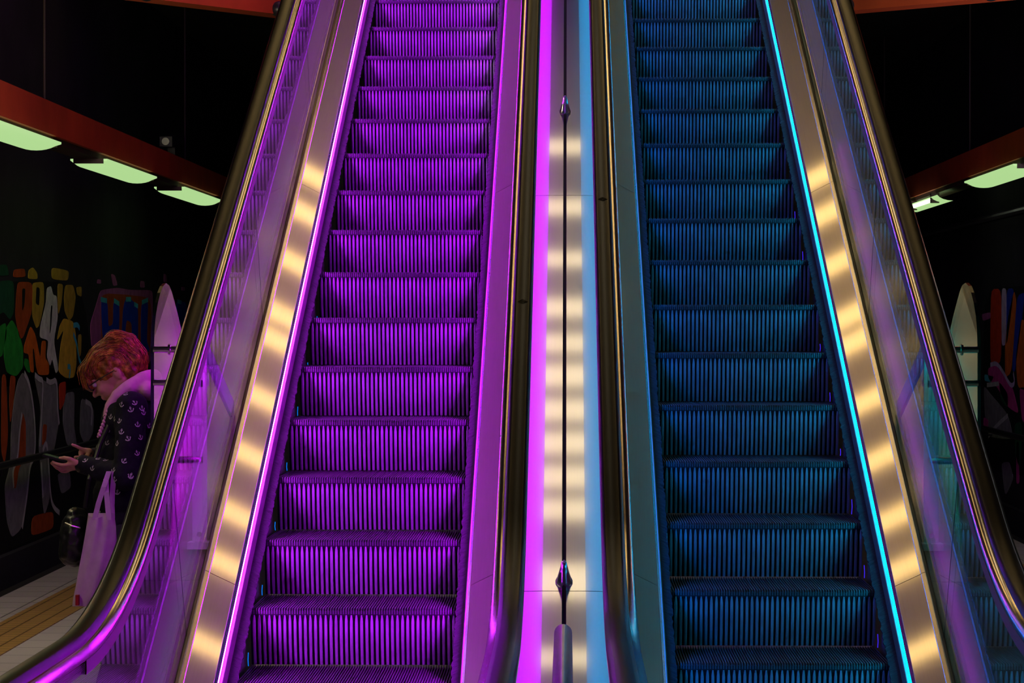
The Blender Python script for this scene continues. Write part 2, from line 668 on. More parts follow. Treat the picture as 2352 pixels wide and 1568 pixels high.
# tube rail standing in front of the divider
rail = thing('tube_rail', 'brown metal tube rail with rounded end standing before the divider', 'rail', (XM, 6.6, 0))
b = MB()
zr = CAM_Z - .838
pts = [(XM, 6.70, 0)]
for k in range(7):
    a = PI / 2 * k / 6
    pts.append((XM, 6.70 - .05 + .05 * math.cos(a), zr - .05 + .05 * math.sin(a)))
pts += [(XM, 4.9, zr)]
b.tube(pts, .0245, 20)
adopt(smooth_angle(b.build('rail_bar', M['rail_tube'])), rail)
b = MB(); b.tube([(XM, 5.0, 0), (XM, 5.0, zr - .02)], .0245, 20)
adopt(smooth_angle(b.build('leg', M['rail_tube'])), rail)
for yy in (6.70, 5.0):
    b = MB(); b.tube([(XM, yy, 0), (XM, yy, .008)], .06, 24)
    adopt(smooth_angle(b.build('base_flange', M['tube'])), rail)


# --------------------------------------------------------- glass guard panels
def guard(s, label):
    root = thing('glass_guard', label, 'guard', (s * 1.33, 8.8, .9))
    X0 = XM + s * (1.50 + .0) if s < 0 else XM + 1.50
    mirror = lambda p: p
    pl = [(350, 1010), (350, 800), (351, 760), (354, 725), (359, 695), (365, 672), (371, 657), (378, 650), (385, 655), (391, 670), (398, 695), (405, 722), (412, 752), (425, 815), (440, 890), (452, 950)]
    o2 = []
    for (x, y) in pl:
        p = at_x(x, y, -1.5108)
        o2.append((p.y, p.z))
    b = MB()
    n = len(o2)
    vs = [(X0 - s * .006, y, z) for (y, z) in o2] + [(X0 + s * .006, y, z) for (y, z) in o2]
    b.add(vs, [tuple(range(n))], 0)
    b.add(vs, [tuple(range(2 * n - 1, n - 1, -1))], 0)
    for k in range(n):
        q = (k + 1) % n
        b.add([vs[k], vs[q], vs[q + n], vs[k + n]], [(0, 1, 2, 3)], 1)
    adopt(b.build('guard_pane', [M['guard_glass'], M['glass_edge']]), root)
    xp = XM + s * 1.306
    yp = 8.76
    # vertical flat post with foot plate on the outer deck
    b = MB()
    (yy, z, ty, tz) = base_point(yp + .06)
    zd = z + .14 * ty + .01
    b.box(xp - .026, xp + .026, yp - .006, yp + .006, zd, 1.66)
    adopt(b.build('post', M['post']), root)
    b = MB()
    b.box(xp - .038, xp + .038, yp - .05, yp + .05, zd - .02, zd + .004)
    adopt(b.build('base_plate', M['post']), root)
    # slanting flat brace from the deck to the post
    b = MB()
    pa = Vector((xp, 9.62, 1.37)); pb = Vector((xp, 8.77, 1.66))
    d = (pb - pa).normalized(); nn = Vector((0, -d.z, d.y)) * .035
    vs = []
    for x in (xp - .006, xp + .006):
        vs += [Vector((x, 0, 0)) + Vector((0, (pa - nn).y, (pa - nn).z)), Vector((x, (pa + nn).y, (pa + nn).z)), Vector((x, (pb + nn).y, (pb + nn).z)), Vector((x, (pb - nn).y, (pb - nn).z))]
    b.add(vs, [(0, 1, 2, 3), (7, 6, 5, 4), (0, 4, 5, 1), (1, 5, 6, 2), (2, 6, 7, 3), (3, 7, 4, 0)])
    adopt(b.build('brace', M['post']), root)
    for zt, far in ((1.618, True), (1.497, True), (1.224, False)):
        b = MB()
        xa = xp + s * .02
        xb = X0 - s * .006 if far else X0 - s * .06
        yt = yp + .13 if far else yp
        b.tube([(xp, yt, zt), (xb, yt, zt)], .0125, 14)
        t = adopt(smooth_angle(b.build('tube', M['tube'])), root)
        b = MB()
        xc = (xp + xb) / 2 + s * .035
        b.tube([(xc - .004, yt, zt), (xc + .004, yt, zt)], .021, 18)
        f = smooth_angle(b.build('flange', M['tube']))
        f.parent = t
        b = MB()
        b.box(xp - .012, xp + .012, yp - .006, yt + .012, zt - .012, zt + .012)
        adopt(b.build('clamp', M['tube']), root)
    for zt in (zd + .03, 1.224):
        b = MB()
        b.tube([(xp, yp - .010, zt), (xp, yp - .006, zt)], .009, 14)
        adopt(b.build('bolt', M['tube']), root)
    return root


guard(-1, 'round-topped glass guard pane on a steel post, in front of the woman\'s back')
guard(1, 'round-topped glass guard pane on a steel post beside the blue escalator')

# ------------------------------------------------------------------ setting
WX = 3.8
GUT = 3.55


def structure(name, mats, fill):
    b = MB()
    fill(b)
    return struct(b.build(name, mats))


structure('floor', M['floor'], lambda b: b.box(-GUT, GUT, -4, 44, -.2, 0))
structure('wall_left', M['concrete'], lambda b: b.box(-WX - .3, -WX, -4, 44, -.2, 7.9))
structure('wall_right', M['concrete'], lambda b: b.box(WX, WX + .3, -4, 44, -.2, 7.9))
structure('wall_back', M['concrete'], lambda b: b.box(-WX - .3, WX + .3, 44, 44.3, -.2, 7.9))
structure('wall_front', M['concrete'], lambda b: b.box(-WX - .3, WX + .3, -4.3, -4, -.2, 7.9))


def ceil(b):
    b.box(-WX - .3, WX + .3, -4, 18.3, 7.72, 7.95)
    b.box(-WX - .3, -1.7, 18.0, 44, 4.62, 4.8)
    b.box(1.7, WX + .3, 18.0, 44, 4.62, 4.8)
    b.box(-1.7, 1.7, 19.5, 44, 4.62, 4.8)
    b.box(-WX - .3, -1.7, 18.0, 18.3, 4.62, 7.8)
    b.box(1.7, WX + .3, 18.0, 18.3, 4.62, 7.8)
    b.box(-1.7, 1.7, 19.3, 19.6, 4.7, 7.8)
    b.box(-1.75, 1.75, 17.25, 19.6, 4.8, 5.02)


structure('ceiling', M['ceiling'], ceil)
structure('ceiling_bounce_panel', plain('pale_bounce_panel', (.13, .11, .09), .9, .08, 2, .1), lambda b: b.box(-3.2, 3.2, 9.5, 17.4, 7.715, 7.73))  # unseen pale panel added to put warm bounce into the deck reflections
structure('trim_1', M['gutter'], lambda b: b.box(-WX, -GUT, -4, 44, -.2, -.06))
structure('trim_2', M['gutter'], lambda b: b.box(GUT, WX, -4, 44, -.2, -.06))
structure('trim_3', M['tactile'], lambda b: b.box(-3.24, -2.92, -4, 44, 0, .006))
structure('trim_4', M['tactile'], lambda b: b.box(2.92, 3.24, -4, 44, 0, .006))
for k, yb in enumerate((30.0, 37.0)):
    structure('ceiling_beam' if k == 0 else 'ceiling_beam.001', M['concrete'], lambda b: b.box(-WX, WX, yb, yb + .6, 4.30, 4.62))
structure('baseboard_left', M['concrete'], lambda b: b.box(-WX, -WX + .05, -4, 44, -.06, .16))
structure('baseboard_right', M['concrete'], lambda b: b.box(WX - .05, WX, -4, 44, -.06, .16))

# wall handrails
for s, lab in ((-1, 'thin black handrail running along the graffiti wall behind the woman'), (1, 'thin black handrail along the graffiti wall behind the blue escalator')):
    o = thing('wall_handrail', lab, 'handrail', (s * (WX - .09), 10, .78))
    b = MB()
    b.tube([(s * (WX - .09), 9, .78), (s * (WX - .09), 40, .78)], .026, 10)
    adopt(b.build('rail', M['black_plastic']), o)
    for yy in range(10, 40, 3):
        b = MB()
        b.tube([(s * (WX - .09), yy, .78), (s * (WX - .09), yy, .72), (s * WX, yy, .72)], .010, 8)
        adopt(b.build('bracket', M['black_plastic']), o)

# conduit on the right wall
b = MB()
b.tube([(WX - .03, 15, 2.66), (WX - .03, 40, 2.66)], .03, 10)
tag(b.build('conduit_pipe', M['pipe']), 'grey conduit pipe running along the wall above the graffiti, past the blue escalator', 'pipe')


# ------------------------------------------------------- red beams and lamps
def red_beam(s, X, z0, z1, label):
    root = thing('red_beam', label, 'beam', (X, 20, z0))
    b = MB()
    b.box(X - .10, X + .10, 7, 43, z0, z1)
    adopt(b.build('beam_body', M['red_beam']), root)
    b = MB()
    b.box(X - .08, X + .07, 7, 43, z0 - .035, z0)
    adopt(b.build('lamp_track', M['lamp_body']), root)
    for yy in ((15.05, 20.6, 26, 32) if s < 0 else (19.7, 25, 31)):
        b = MB()
        b.tube([(X, yy, z1), (X, yy, 7.72 if yy < 18 else 4.62)], .008, 8)
        adopt(b.build('hanger_rod', M['wire']), root)
    return root


ZL0, ZL1 = 2.857, 3.055
red_beam(-1, -3.22, ZL0, ZL1, 'long red-painted beam hanging beyond the purple escalator, carrying three lit lamps')
red_beam(1, 3.22, ZL0, ZL1, 'long red-painted beam hanging beyond the blue escalator, carrying two lamps')


def trough(y0, y1, r=.125, drop=.048, k=12, cut=None):
    """curved lens diffuser hung under the beam, x across, open on top"""
    b = MB()
    rings = []
    ny = 14
    for i in range(ny + 1):
        t = i / ny
        y = y0 + (y1 - y0) * t
        e = 1.0
        m = min(t, 1 - t) * (y1 - y0)
        if m < .16:
            e = math.sqrt(max(1 - (1 - m / .16) ** 2, .02))
        ring = [(r * math.cos(PI + PI * j / k), y, drop * e * math.sin(PI + PI * j / k)) for j in range(k + 1)]
        rings.append(ring + [(r, y, .012), (-r, y, .012)])
    b.loft(rings)
    return b


LAMP_GRP = 'fluorescent lamps under the red beams'


def beam_lamp(X, y0, y1, label, lit=True):
    root = thing('fluorescent_lamp', label, 'lamp', (X, (y0 + y1) / 2, ZL0 - .047), LAMP_GRP)
    h = (y1 - y0) / 2
    b = trough(-h, h)
    smooth_angle(b.build('diffuser', M['lamp_green'] if lit else M['lamp_body'], root), 50)
    for e in (-1, 1):
        b = MB()
        b.box(-.10, .10, e * (h + .012) - .012, e * (h + .012) + .012, -.02, .012)
        b.build('end_cap', M['lamp_body'], root)
    return root


beam_lamp(-3.22, 13.1, 14.95, 'lit greenish fluorescent lamp under the red beam, cut by the edge of the photo')
beam_lamp(-3.22, 16.45, 18.45, 'lit greenish fluorescent lamp, middle of three under the red beam beyond the purple escalator')
beam_lamp(-3.22, 19.8, 21.9, 'lit greenish fluorescent lamp under the red beam, the one almost touching the purple escalator')
beam_lamp(3.22, 17.1, 19.2, 'lit greenish fluorescent lamp under the red beam beyond the blue escalator, at the photo edge')
# the open lamp with its bare tube
o = thing('fluorescent_lamp', 'open fluorescent lamp with bare white tube showing, nearest the blue escalator handrail', 'lamp', (3.22, 21.6, ZL0 - .047), LAMP_GRP)
b = MB()
rings = []
for i in range(9):
    y = -1.05 + 2.1 * i / 8
    rings.append([(.14 * math.cos(PI + PI * j / 10), y, .07 * math.sin(PI + PI * j / 10)) for j in range(1, 6)])
b.loft(rings, False, False)
b.build('diffuser', M['lamp_green'], o)
b = MB(); b.tube([(-.115, -.62, -.045), (-.115, .62, -.045)], .017, 12); b.build('lamp_tube', M['tube_white'], o)
for e in (-1, 1):
    b = MB(); b.box(-.13, -.06, e * .66 - .03, e * .66 + .03, -.07, .012); b.build('tube_holder', M['lamp_body'], o)

# more lamps on the same beams, added out of view to light the walls
for s in (-1, 1):
    for y in (9.6, 12.9) if s > 0 else (9.4,):
        beam_lamp(s * 3.22, y - .95, y + .95, 'added greenish fluorescent lamp over the near platform, out of view')

# red chevron braces at the very top
for s, pa, pb, lab in ((-1, (-2.62, 14.25), (-1.64, 15.33), 'short slanting red brace at the top edge above the purple escalator'),
                       (1, (1.64, 15.13), (2.75, 14.32), 'short slanting red brace at the top edge above the blue escalator')):
    b = MB()
    d = Vector((pb[0] - pa[0], pb[1] - pa[1], 0)).normalized()
    nn = Vector((-d.y, d.x, 0)) * .08
    z0 = CAM_Z + 1.905
    vs = []
    for z in (z0, z0 + .35):
        for q in (Vector((*pa, z)) - nn, Vector((*pb, z)) - nn, Vector((*pb, z)) + nn, Vector((*pa, z)) + nn):
            vs.append(q)
    b.add(vs, [(3, 2, 1, 0), (4, 5, 6, 7), (0, 1, 5, 4), (1, 2, 6, 5), (2, 3, 7, 6), (3, 0, 4, 7)])
    root = thing('red_brace', lab, 'beam', (pa[0], pa[1], z0))
    adopt(b.build('brace_bar', M['red_beam']), root)
    for f in (.1, .8):
        p = Vector((*pa, 0)).lerp(Vector((*pb, 0)), f)
        bb = MB()
        c = Vector((p.x, p.y, z0 + .03)) - (nn if s < 0 else nn) * 1.05
        bb.ellipsoid(c, (.05, .05, .05), None, 12, 8)
        adopt(smooth_angle(bb.build('bolt_cover', M['black_plastic'])), root)
    bb = MB()
    pm = Vector((*pa, 0)).lerp(Vector((*pb, 0)), .5)
    bb.tube([(pm.x, pm.y, z0 + .3), (pm.x, pm.y, 7.72)], .012, 8)
    adopt(bb.build('hanger_rod', M['wire']), root)

# security camera on the red beam
o = thing('security_camera', 'small dark security camera mounted on top of the red beam beyond the purple escalator', 'camera', (-3.2, 19.8, ZL1))
b = MB(); b.box(-.03, .03, -.03, .03, 0, .10); b.build('mount', M['black_plastic'], o)
b = MB()
b.add([(x, y, z + (.05 if y > 0 else -.02)) for x in (-.05, .05) for y in (-.30, .28) for z in (.09, .17)], [(0, 1, 3, 2), (4, 6, 7, 5), (0, 4, 5, 1), (2, 3, 7, 6), (0, 2, 6, 4), (1, 5, 7, 3)])
b.build('body', M['black_plastic'], o)
b = MB(); b.tube([(0, -.30, .11), (0, -.32, .11)], .03, 14); b.build('lens', M['tube'], o)

# warm ceiling lamps over the hall ---------------------------------------------
def warm_lamp(x0, x1, y0, y1, label, grp, mat, turn=None):
    root = thing('ceiling_lamp', label, 'ceiling lamp', ((x0 + x1) / 2, (y0 + y1) / 2, 7.40), grp)
    if turn:
        root.location.x = turn[0]
        root.rotation_euler.z = turn[1]
    hx, hy = (x1 - x0) / 2, (y1 - y0) / 2
    b = MB(); b.box(-hx, hx, -hy, hy, 0, .05); b.build('diffuser', mat, root)
    for e in (-1, 1):
        b = MB(); b.box(e * (hx + .01) - .01, e * (hx + .01) + .01, -hy - .005, hy + .005, -.005, .055); b.build('end_cap', M['lamp_body'], root)
        b = MB(); b.tube([(e * hx * .8, 0, .05), (e * hx * .8, 0, .315)], .005, 6); b.build('hanger_wire', M['wire'], root)


CEN = [(15.9, 15.99), (15.33, 15.43), (14.86, 14.95), (14.42, 14.53), (14.12, 14.22), (13.83, 13.96), (13.55, 13.67), (13.28, 13.40), (13.01, 13.13), (12.75, 12.87), (12.15, 12.38), (11.65, 11.75)]
for (a, c) in CEN:
    warm_lamp(-.36, .36, a, c, 'short warm ceiling lamp high above the divider', 'short warm ceiling lamps', M['lamp_cream'])
# the long lamps stand in a herringbone over the two escalators
SID = [(1.03, 16.67, .174, .111), (1.17, 16.37, .179, .112), (1.36, 15.98, .186, .113), (1.55, 15.57, .193, .115), (1.65, 15.37, .197, .115),
       (1.86, 14.93, .204, .116), (2.06, 14.51, .212, .117), (2.26, 14.08, .220, .117), (2.43, 13.73, .226, .118), (2.70, 13.17, .237, .118)]
for (x, y, dx, dy) in SID:
    for s in (-1, 1):
        warm_lamp(-.55, .55, y - .055, y + .055, 'long warm ceiling lamp high above an escalator', 'long warm ceiling lamps', M['lamp_warm'],
                  (XM + s * x, math.atan2(dy, dx) * s))


# ------------------------------------------------------------------ graffiti
def gmat(name, col):
    return plain('graffiti_' + name, col, .8, .25, 12, .1)


G = {'green': gmat('green', (.02, .30, .03)), 'dgreen': gmat('dark_green', (.01, .08, .03)), 'rust': gmat('rust', (.34, .06, .01)), 'orange': gmat('orange', (.60, .13, .01)),
     'yellow': gmat('yellow', (.60, .40, .03)), 'ochre': gmat('ochre', (.42, .28, .03)), 'white': gmat('white', (.62, .64, .52)), 'grey': gmat('grey', (.19, .20, .17)),
     'pale': gmat('pale', (.45, .47, .40)), 'black': gmat('black', (.008, .008, .008)), 'blue': gmat('blue', (.01, .04, .36)), 'pink': gmat('pink', (.34, .09, .22)), 'teal': gmat('teal', (.06, .42, .45)),
     'red': gmat('red', (.50, .04, .01)), 'magenta': gmat('magenta', (.50, .05, .22)), 'lilac': gmat('lilac', (.48, .40, .52))}
GK = list(G)


def graffiti(wall_x, items, name):
    b = MB()
    s = 1 if wall_x < 0 else -1
    for (col, layer, pts, closed) in items:
        P = [at_x(x, y, wall_x) for (x, y) in pts]
        off = s * (.002 + .0015 * layer)
        mi = GK.index(col)
        if closed:
            # smooth the outline a little
            for k in (.14, .22):
                Q = []
                for i, p in enumerate(P):
                    q = P[(i + 1) % len(P)]
                    Q += [p.lerp(q, k), p.lerp(q, 1 - k)]
                P = Q
            n = len(P)
            b.add([(wall_x + off, p.y, p.z) for p in P] + [(wall_x, p.y, p.z) for p in P], [tuple(range(n))] + [(k, (k + 1) % n, (k + 1) % n + n, k + n) for k in range(n)], mi)
        else:
            w = .020
            for _ in range(2):
                Q = [P[0]]
                for i in range(len(P) - 1):
                    Q += [P[i].lerp(P[i + 1], .25), P[i].lerp(P[i + 1], .75)]
                P = Q + [P[-1]]
            L0, L1 = [], []
            for i, p in enumerate(P):
                d = P[min(i + 1, len(P) - 1)] - P[max(i - 1, 0)]
                d = Vector((0, d.y, d.z)).normalized()
                nn = Vector((0, -d.z, d.y)) * w
                L0.append(p - nn)
                L1.append(p + nn)
            n = len(P)
            b.add([(wall_x + off, p.y, p.z) for p in L0] + [(wall_x + off, p.y, p.z) for p in L1], [(k, k + 1, k + 1 + n, k + n) for k in range(n - 1)], mi)
    o = b.build(name, [G[k] for k in GK])
    o.parent = bpy.data.objects['wall_left' if wall_x < 0 else 'wall_right']
    return o


def sc(pts, k, ox, oy):
    return [(x / k + ox, y / k + oy) for (x, y) in pts]


A = lambda pts: sc(pts, 4.128, 0, 580)
B2 = lambda pts: sc(pts, 3.076, 0, 840)
H = lambda pts: sc(pts, 5.6, 190, 580)
L = [
    ('black', 0, A([(-60, 250), (780, 290), (900, 1300), (-60, 1300)]), True),
    ('dgreen', 1, A([(-30, 270), (130, 260), (130, 560), (90, 640), (30, 560), (-30, 600)]), True),
    ('dgreen', 1, A([(-30, 120), (60, 110), (85, 215), (-30, 220)]), True),
    ('green', 1, A([(-40, 720), (50, 660), (60, 760), (20, 980), (-40, 1000)]), True),
    ('green', 1, A([(48, 720), (110, 630), (170, 740), (215, 900), (215, 1090), (150, 1175), (60, 1140), (30, 980)]), True),
    ('green', 1, A([(230, 1000), (265, 1010), (285, 1140), (255, 1130), (225, 1060)]), True),
    ('rust', 1, A([(165, 275), (305, 280), (300, 560), (215, 810), (180, 815), (140, 600), (150, 400)]), True),
    ('black', 2, A([(205, 340), (235, 340), (225, 500), (205, 560)]), True),
    ('rust', 1, A([(130, 160), (230, 150), (240, 230), (120, 235)]), True),
    ('ochre', 1, A([(305, 285), (412, 275), (415, 480), (370, 690), (340, 720), (300, 600), (305, 400)]), True),
    ('black', 2, A([(340, 325), (372, 335), (365, 505), (333, 480)]), True),
    ('ochre', 1, A([(262, 248), (270, 165), (310, 138), (350, 195), (352, 252)]), True),
    ('ochre', 1, A([(488, 138), (652, 172), (640, 268), (488, 252)]), True),
    ('orange', 1, A([(225, 880), (285, 690), (330, 770), (380, 1010), (392, 835), (432, 835), (425, 1000), (460, 1050), (462, 1160), (350, 1160), (318, 900), (305, 920), (318, 1140), (285, 1130), (268, 960), (222, 950)]), True),
    ('white', 1, A([(440, 335), (480, 315), (500, 400), (535, 410), (545, 620), (505, 840), (552, 1110), (525, 1150), (492, 1000), (470, 1080), (440, 980), (458, 830), (372, 805), (380, 690), (432, 480)]), True),
    ('black', 2, A([(478, 500), (492, 500), (478, 720), (465, 780)]), True),
    ('ochre', 1, A([(540, 290), (595, 300), (580, 480), (548, 600)]), True),
    ('ochre', 1, A([(615, 305), (690, 305), (716, 420), (690, 600), (652, 650), (610, 560), (602, 430)]), True),
    ('yellow', 1, A([(600, 620), (690, 650), (715, 760), (722, 1050), (700, 1185), (620, 1190), (548, 1130), (570, 880), (605, 720), (535, 840), (560, 700)]), True),
    ('ochre', 1, A([(720, 330), (770, 320), (770, 420), (730, 400)]), True),
    ('ochre', 1, A([(735, 780), (770, 770), (765, 960), (745, 1000)]), True),
    ('teal', 2, A([(690, 690), (730, 680), (750, 720)]), False),
    ('teal', 2, A([(690, 770), (725, 870), (740, 1000), (768, 1065)]), False),
    ('teal', 2, A([(635, 1080), (665, 1080), (650, 1190)]), False),
    ('black', 0, B2([(-40, -10), (760, 40), (700, 620), (560, 1100), (0, 1330), (-60, 1300)]), True),
    ('grey', 1, B2([(158, 42), (195, 100), (230, 300), (247, 500), (242, 640), (205, 710), (190, 900), (150, 1150), (80, 1215), (45, 1100), (28, 850), (70, 700), (75, 450), (95, 250), (122, 105)]), True),
    ('rust', 2, B2([(155, 325), (178, 400), (178, 650), (130, 720), (108, 870), (85, 850), (85, 730), (125, 660), (132, 450)]), True),
    ('pale', 3, B2([(165, 50), (200, 115), (232, 300), (245, 500), (238, 640), (203, 705), (190, 880), (150, 1145)]), False),
    ('pale', 3, B2([(150, 335), (132, 450), (120, 660), (82, 730), (90, 860)]), False),
    ('grey', 1, B2([(235, 60), (300, 100), (350, 125), (402, 90), (405, 300), (412, 415), (375, 620), (335, 640), (352, 930), (310, 1065), (295, 930), (282, 700), (270, 560), (287, 300)]), True),
    ('pale', 3, B2([(240, 62), (272, 95), (300, 100), (290, 300), (275, 570)]), False),
    ('pale', 3, B2([(322, 98), (352, 122), (398, 90), (400, 300), (412, 412)]), False),
    ('pale', 3, B2([(295, 600), (322, 530), (335, 640), (350, 920), (372, 1000), (415, 1038)]), False),
    ('pale', 3, B2([(285, 680), (298, 930)]), False),
    ('rust', 2, B2([(300, 410), (328, 415), (322, 520), (292, 570)]), True),
    ('red', 1, B2([(412, 125), (465, 105), (458, 250), (418, 325)]), True),
    ('rust', 1, B2([(70, 65), (108, 75), (100, 200), (70, 420), (62, 250)]), True),
    ('rust', 1, B2([(10, 60), (40, 60), (55, 500), (30, 700), (5, 600)]), True),
    ('rust', 1, B2([(225, 1060), (375, 1025), (375, 1150), (215, 1205)]), True),
    ('grey', 1, B2([(465, 190), (525, 180), (520, 420), (542, 565), (470, 565), (440, 400), (445, 280)]), True),
    ('grey', 1, B2([(570, 215), (662, 300), (655, 480), (600, 565), (558, 470)]), True),
    ('pale', 2, B2([(600, 250), (650, 280), (640, 420)]), False),
    ('grey', 1, B2([(400, 760), (490, 740), (500, 860), (430, 910)]), True),
    ('pink', 1, H([(90, 930), (180, 640), (225, 480), (450, 450), (600, 480), (890, 480), (900, 600), (885, 1500), (120, 1300)]), True),
    ('rust', 2, H([(215, 520), (560, 540), (880, 580), (860, 1400), (240, 1300)]), True),
    ('blue', 3, H([(222, 605), (312, 640), (320, 955), (382, 920), (385, 625), (465, 670), (458, 1050), (380, 1125), (248, 1135)]), True),
    ('blue', 3, H([(540, 600), (612, 595), (705, 700), (702, 1250), (630, 1250), (622, 900), (550, 860), (525, 1250), (485, 1200), (510, 720)]), True),
    ('blue', 3, H([(745, 640), (835, 605), (815, 1150), (855, 1240), (800, 1345), (738, 1180)]), True),
    ('blue', 3, H([(1200, 610), (1330, 640), (1320, 900), (1210, 1000)]), True),
    ('teal', 4, H([(220, 600), (300, 620)]), False), ('teal', 4, H([(390, 615), (460, 660)]), False), ('teal', 4, H([(545, 600), (610, 600)]), False),
    ('teal', 4, H([(650, 660), (700, 690)]), False), ('teal', 4, H([(750, 640), (830, 605)]), False), ('teal', 4, H([(1205, 625), (1260, 640)]), False),
    ('pink', 1, H([(360, 270), (410, 290), (445, 420), (390, 430)]), True), ('pink', 1, H([(745, 360), (790, 370), (795, 450), (740, 450)]), True), ('pink', 1, H([(190, 340), (230, 350), (230, 400), (180, 395)]), True),
    ('pink', 1, H([(1040, 270), (1070, 280), (1080, 380), (1040, 380)]), True), ('pink', 1, H([(1270, 440), (1310, 440), (1310, 490), (1270, 490)]), True),
]
graffiti(-WX, L, 'graffiti')
K = lambda pts: sc(pts, 3.134, 2150, 600)
Rr = [
    ('black', 0, K([(345, 190), (760, 170), (760, 1560), (340, 1500)]), True),
    ('red', 1, K([(396, 200), (472, 196), (472, 735), (392, 755)]), True),
    ('lilac', 1, K([(474, 192), (510, 196), (506, 600), (474, 610)]), True),
    ('blue', 1, K([(512, 195), (565, 195), (525, 520), (508, 620)]), True),
    ('orange', 1, K([(565, 205), (582, 300), (545, 800), (500, 840), (498, 600), (525, 380)]), True),
    ('blue', 1, K([(585, 250), (640, 220), (620, 420), (570, 800), (548, 780)]), True),
    ('orange', 1, K([(615, 410), (650, 440), (690, 600), (680, 940), (590, 910), (575, 700)]), True),
    ('lilac', 2, K([(395, 745), (440, 730), (490, 800), (540, 900), (572, 880), (560, 800)]), False),
    ('magenta', 1, K([(375, 770), (430, 745), (480, 800), (555, 910), (600, 1100), (520, 1050), (440, 900), (380, 850)]), True),
    ('teal', 1, K([(350, 810), (420, 830), (400, 870), (352, 860)]), True),
    ('dgreen', 1, K([(455, 860), (520, 950), (520, 1060), (470, 1000)]), True),
    ('grey', 1, K([(345, 890), (400, 960), (520, 1100), (562, 1285), (380, 1265), (352, 1100)]), True),
    ('magenta', 2, K([(345, 1120), (380, 1140), (375, 1210), (345, 1200)]), True),
    ('pale', 2, K([(370, 890), (455, 880)]), False), ('pale', 2, K([(380, 1260), (430, 1190), (520, 1110)]), False),
    ('magenta', 1, K([(600, 900), (690, 920), (690, 1200), (620, 1150)]), True),
    ('dgreen', 1, K([(565, 1170), (620, 1150), (610, 1500), (575, 1400)]), True),
    ('grey', 1, K([(470, 1450), (530, 1440), (560, 1560), (500, 1700)]), True),
    ('magenta', 1, K([(580, 1300), (600, 1300), (600, 1600), (580, 1600)]), True),
    ('pink', 1, K([(330, 380), (395, 365), (395, 410), (340, 430)]), True),
]
graffiti(WX, Rr, 'graffiti.001')


# -------------------------------------------------------------------- person
PY = 9.9
P = lambda x, y, dy=0.0: at_y(x, y, PY + dy)
SK = plain('skin', (.55, .27, .20), .5, .08, 20, .35)
JK = plain('navy_jacket_cloth', (.008, .007, .016), .8, .3, 60, .2, None, .25)
AN = plain('white_anchor_print', (.62, .56, .60), .8, .05)
HOODM = plain('pale_pink_hood_lining', (.74, .34, .55), .85, .1, 25, .1, None, .3)
TR = plain('dark_trousers', (.03, .03, .045), .85)
SHO = plain('dark_shoes', (.02, .02, .02), .5)


def hair_mat():
    m, nt, b = new_mat('red_orange_hair')
    v = tex_coord(nt, (1, 1, 1))
    f = noise(nt, v, 38, 6, .7)
    nt.links.new(ramp(nt, f, [(.3, (.05, .010, .003)), (.5, (.26, .07, .008)), (.72, (.80, .42, .05))]), b.inputs['Base Color'])
    b.inputs['Roughness'].default_value = .45
    return m


HR = hair_mat()


def remeshed(b, name, mat, parent, vox=.006, smooth=5, disp=None):
    """fuse overlapping volumes of b into one continuous skin"""
    o = b.build('tmp', mat)
    md = o.modifiers.new('r', 'REMESH')
    md.mode = 'VOXEL'
    md.voxel_size = vox
    sm = o.modifiers.new('s', 'SMOOTH')
    sm.iterations = smooth
    sm.factor = .5
    if disp:
        tx = bpy.data.textures.new('cloth', 'CLOUDS')
        tx.noise_scale = disp[0]
        dm = o.modifiers.new('d', 'DISPLACE')
        dm.texture = tx
        dm.strength = disp[1]
        dm.mid_level = .5
    dg = bpy.context.evaluated_depsgraph_get()
    me = bpy.data.meshes.new_from_object(o.evaluated_get(dg))
    me.name = name
    bpy.data.objects.remove(o)
    me.polygons.foreach_set('use_smooth', [True] * len(me.polygons))
    if not me.materials:
        me.materials.append(mat)
    q = bpy.data.objects.new(name, me)
    C.objects.link(q)
    if parent:
        adopt(q, parent)
    return q


woman = thing('person', 'person with red hair in a navy anchor-print jacket, head bowed over a phone', 'person', (-1.80, PY, 0))
b = MB()
# skull, face and neck (head bowed: face looks down and towards the wall)
hc = P(262, 848)
TILT = math.radians(32)
Rh = Matrix.Rotation(-TILT, 3, 'Y')          # local -X = face forward, +Z = crown
hl = lambda x, y, z: hc + Rh @ Vector((x, y, z))
b.ellipsoid(hc, (.098, .074, .092), Rh, 20, 14)
b.ellipsoid(hl(-.052, 0, -.045), (.052, .058, .075), Rh, 16, 12)     # face mass
b.ellipsoid(hl(-.068, 0, -.100), (.026, .030, .022), Rh)              # chin
b.capsule(hl(-.062, -.03, -.098), .016, hl(.02, -.055, -.062), .018)  # jaws
b.capsule(hl(-.062, .03, -.098), .016, hl(.02, .055, -.062), .018)
b.capsule(hl(-.094, 0, -.010), .010, hl(-.121, 0, -.048), .011)       # nose bridge to tip
for s in (-1, 1):
    b.ellipsoid(hl(-.108, s * .012, -.052), (.010, .008, .008), Rh)   # nostril wings
    b.ellipsoid(hl(-.076, s * .036, -.045), (.022, .020, .020), Rh)   # cheeks
    b.ellipsoid(hl(-.088, s * .030, .002), (.012, .024, .008), Rh)    # brow
    b.ellipsoid(hl(.016, s * .074, -.022), (.018, .008, .030), Rh)    # ears
b.capsule(hl(-.098, -.018, -.073), .006, hl(-.098, .018, -.073), .006)    # lips
b.capsule(hl(-.095, -.016, -.081), .0065, hl(-.095, .016, -.081), .0065)
b.capsule(hl(.028, 0, -.06), .054, P(312, 930), .056)                 # neck
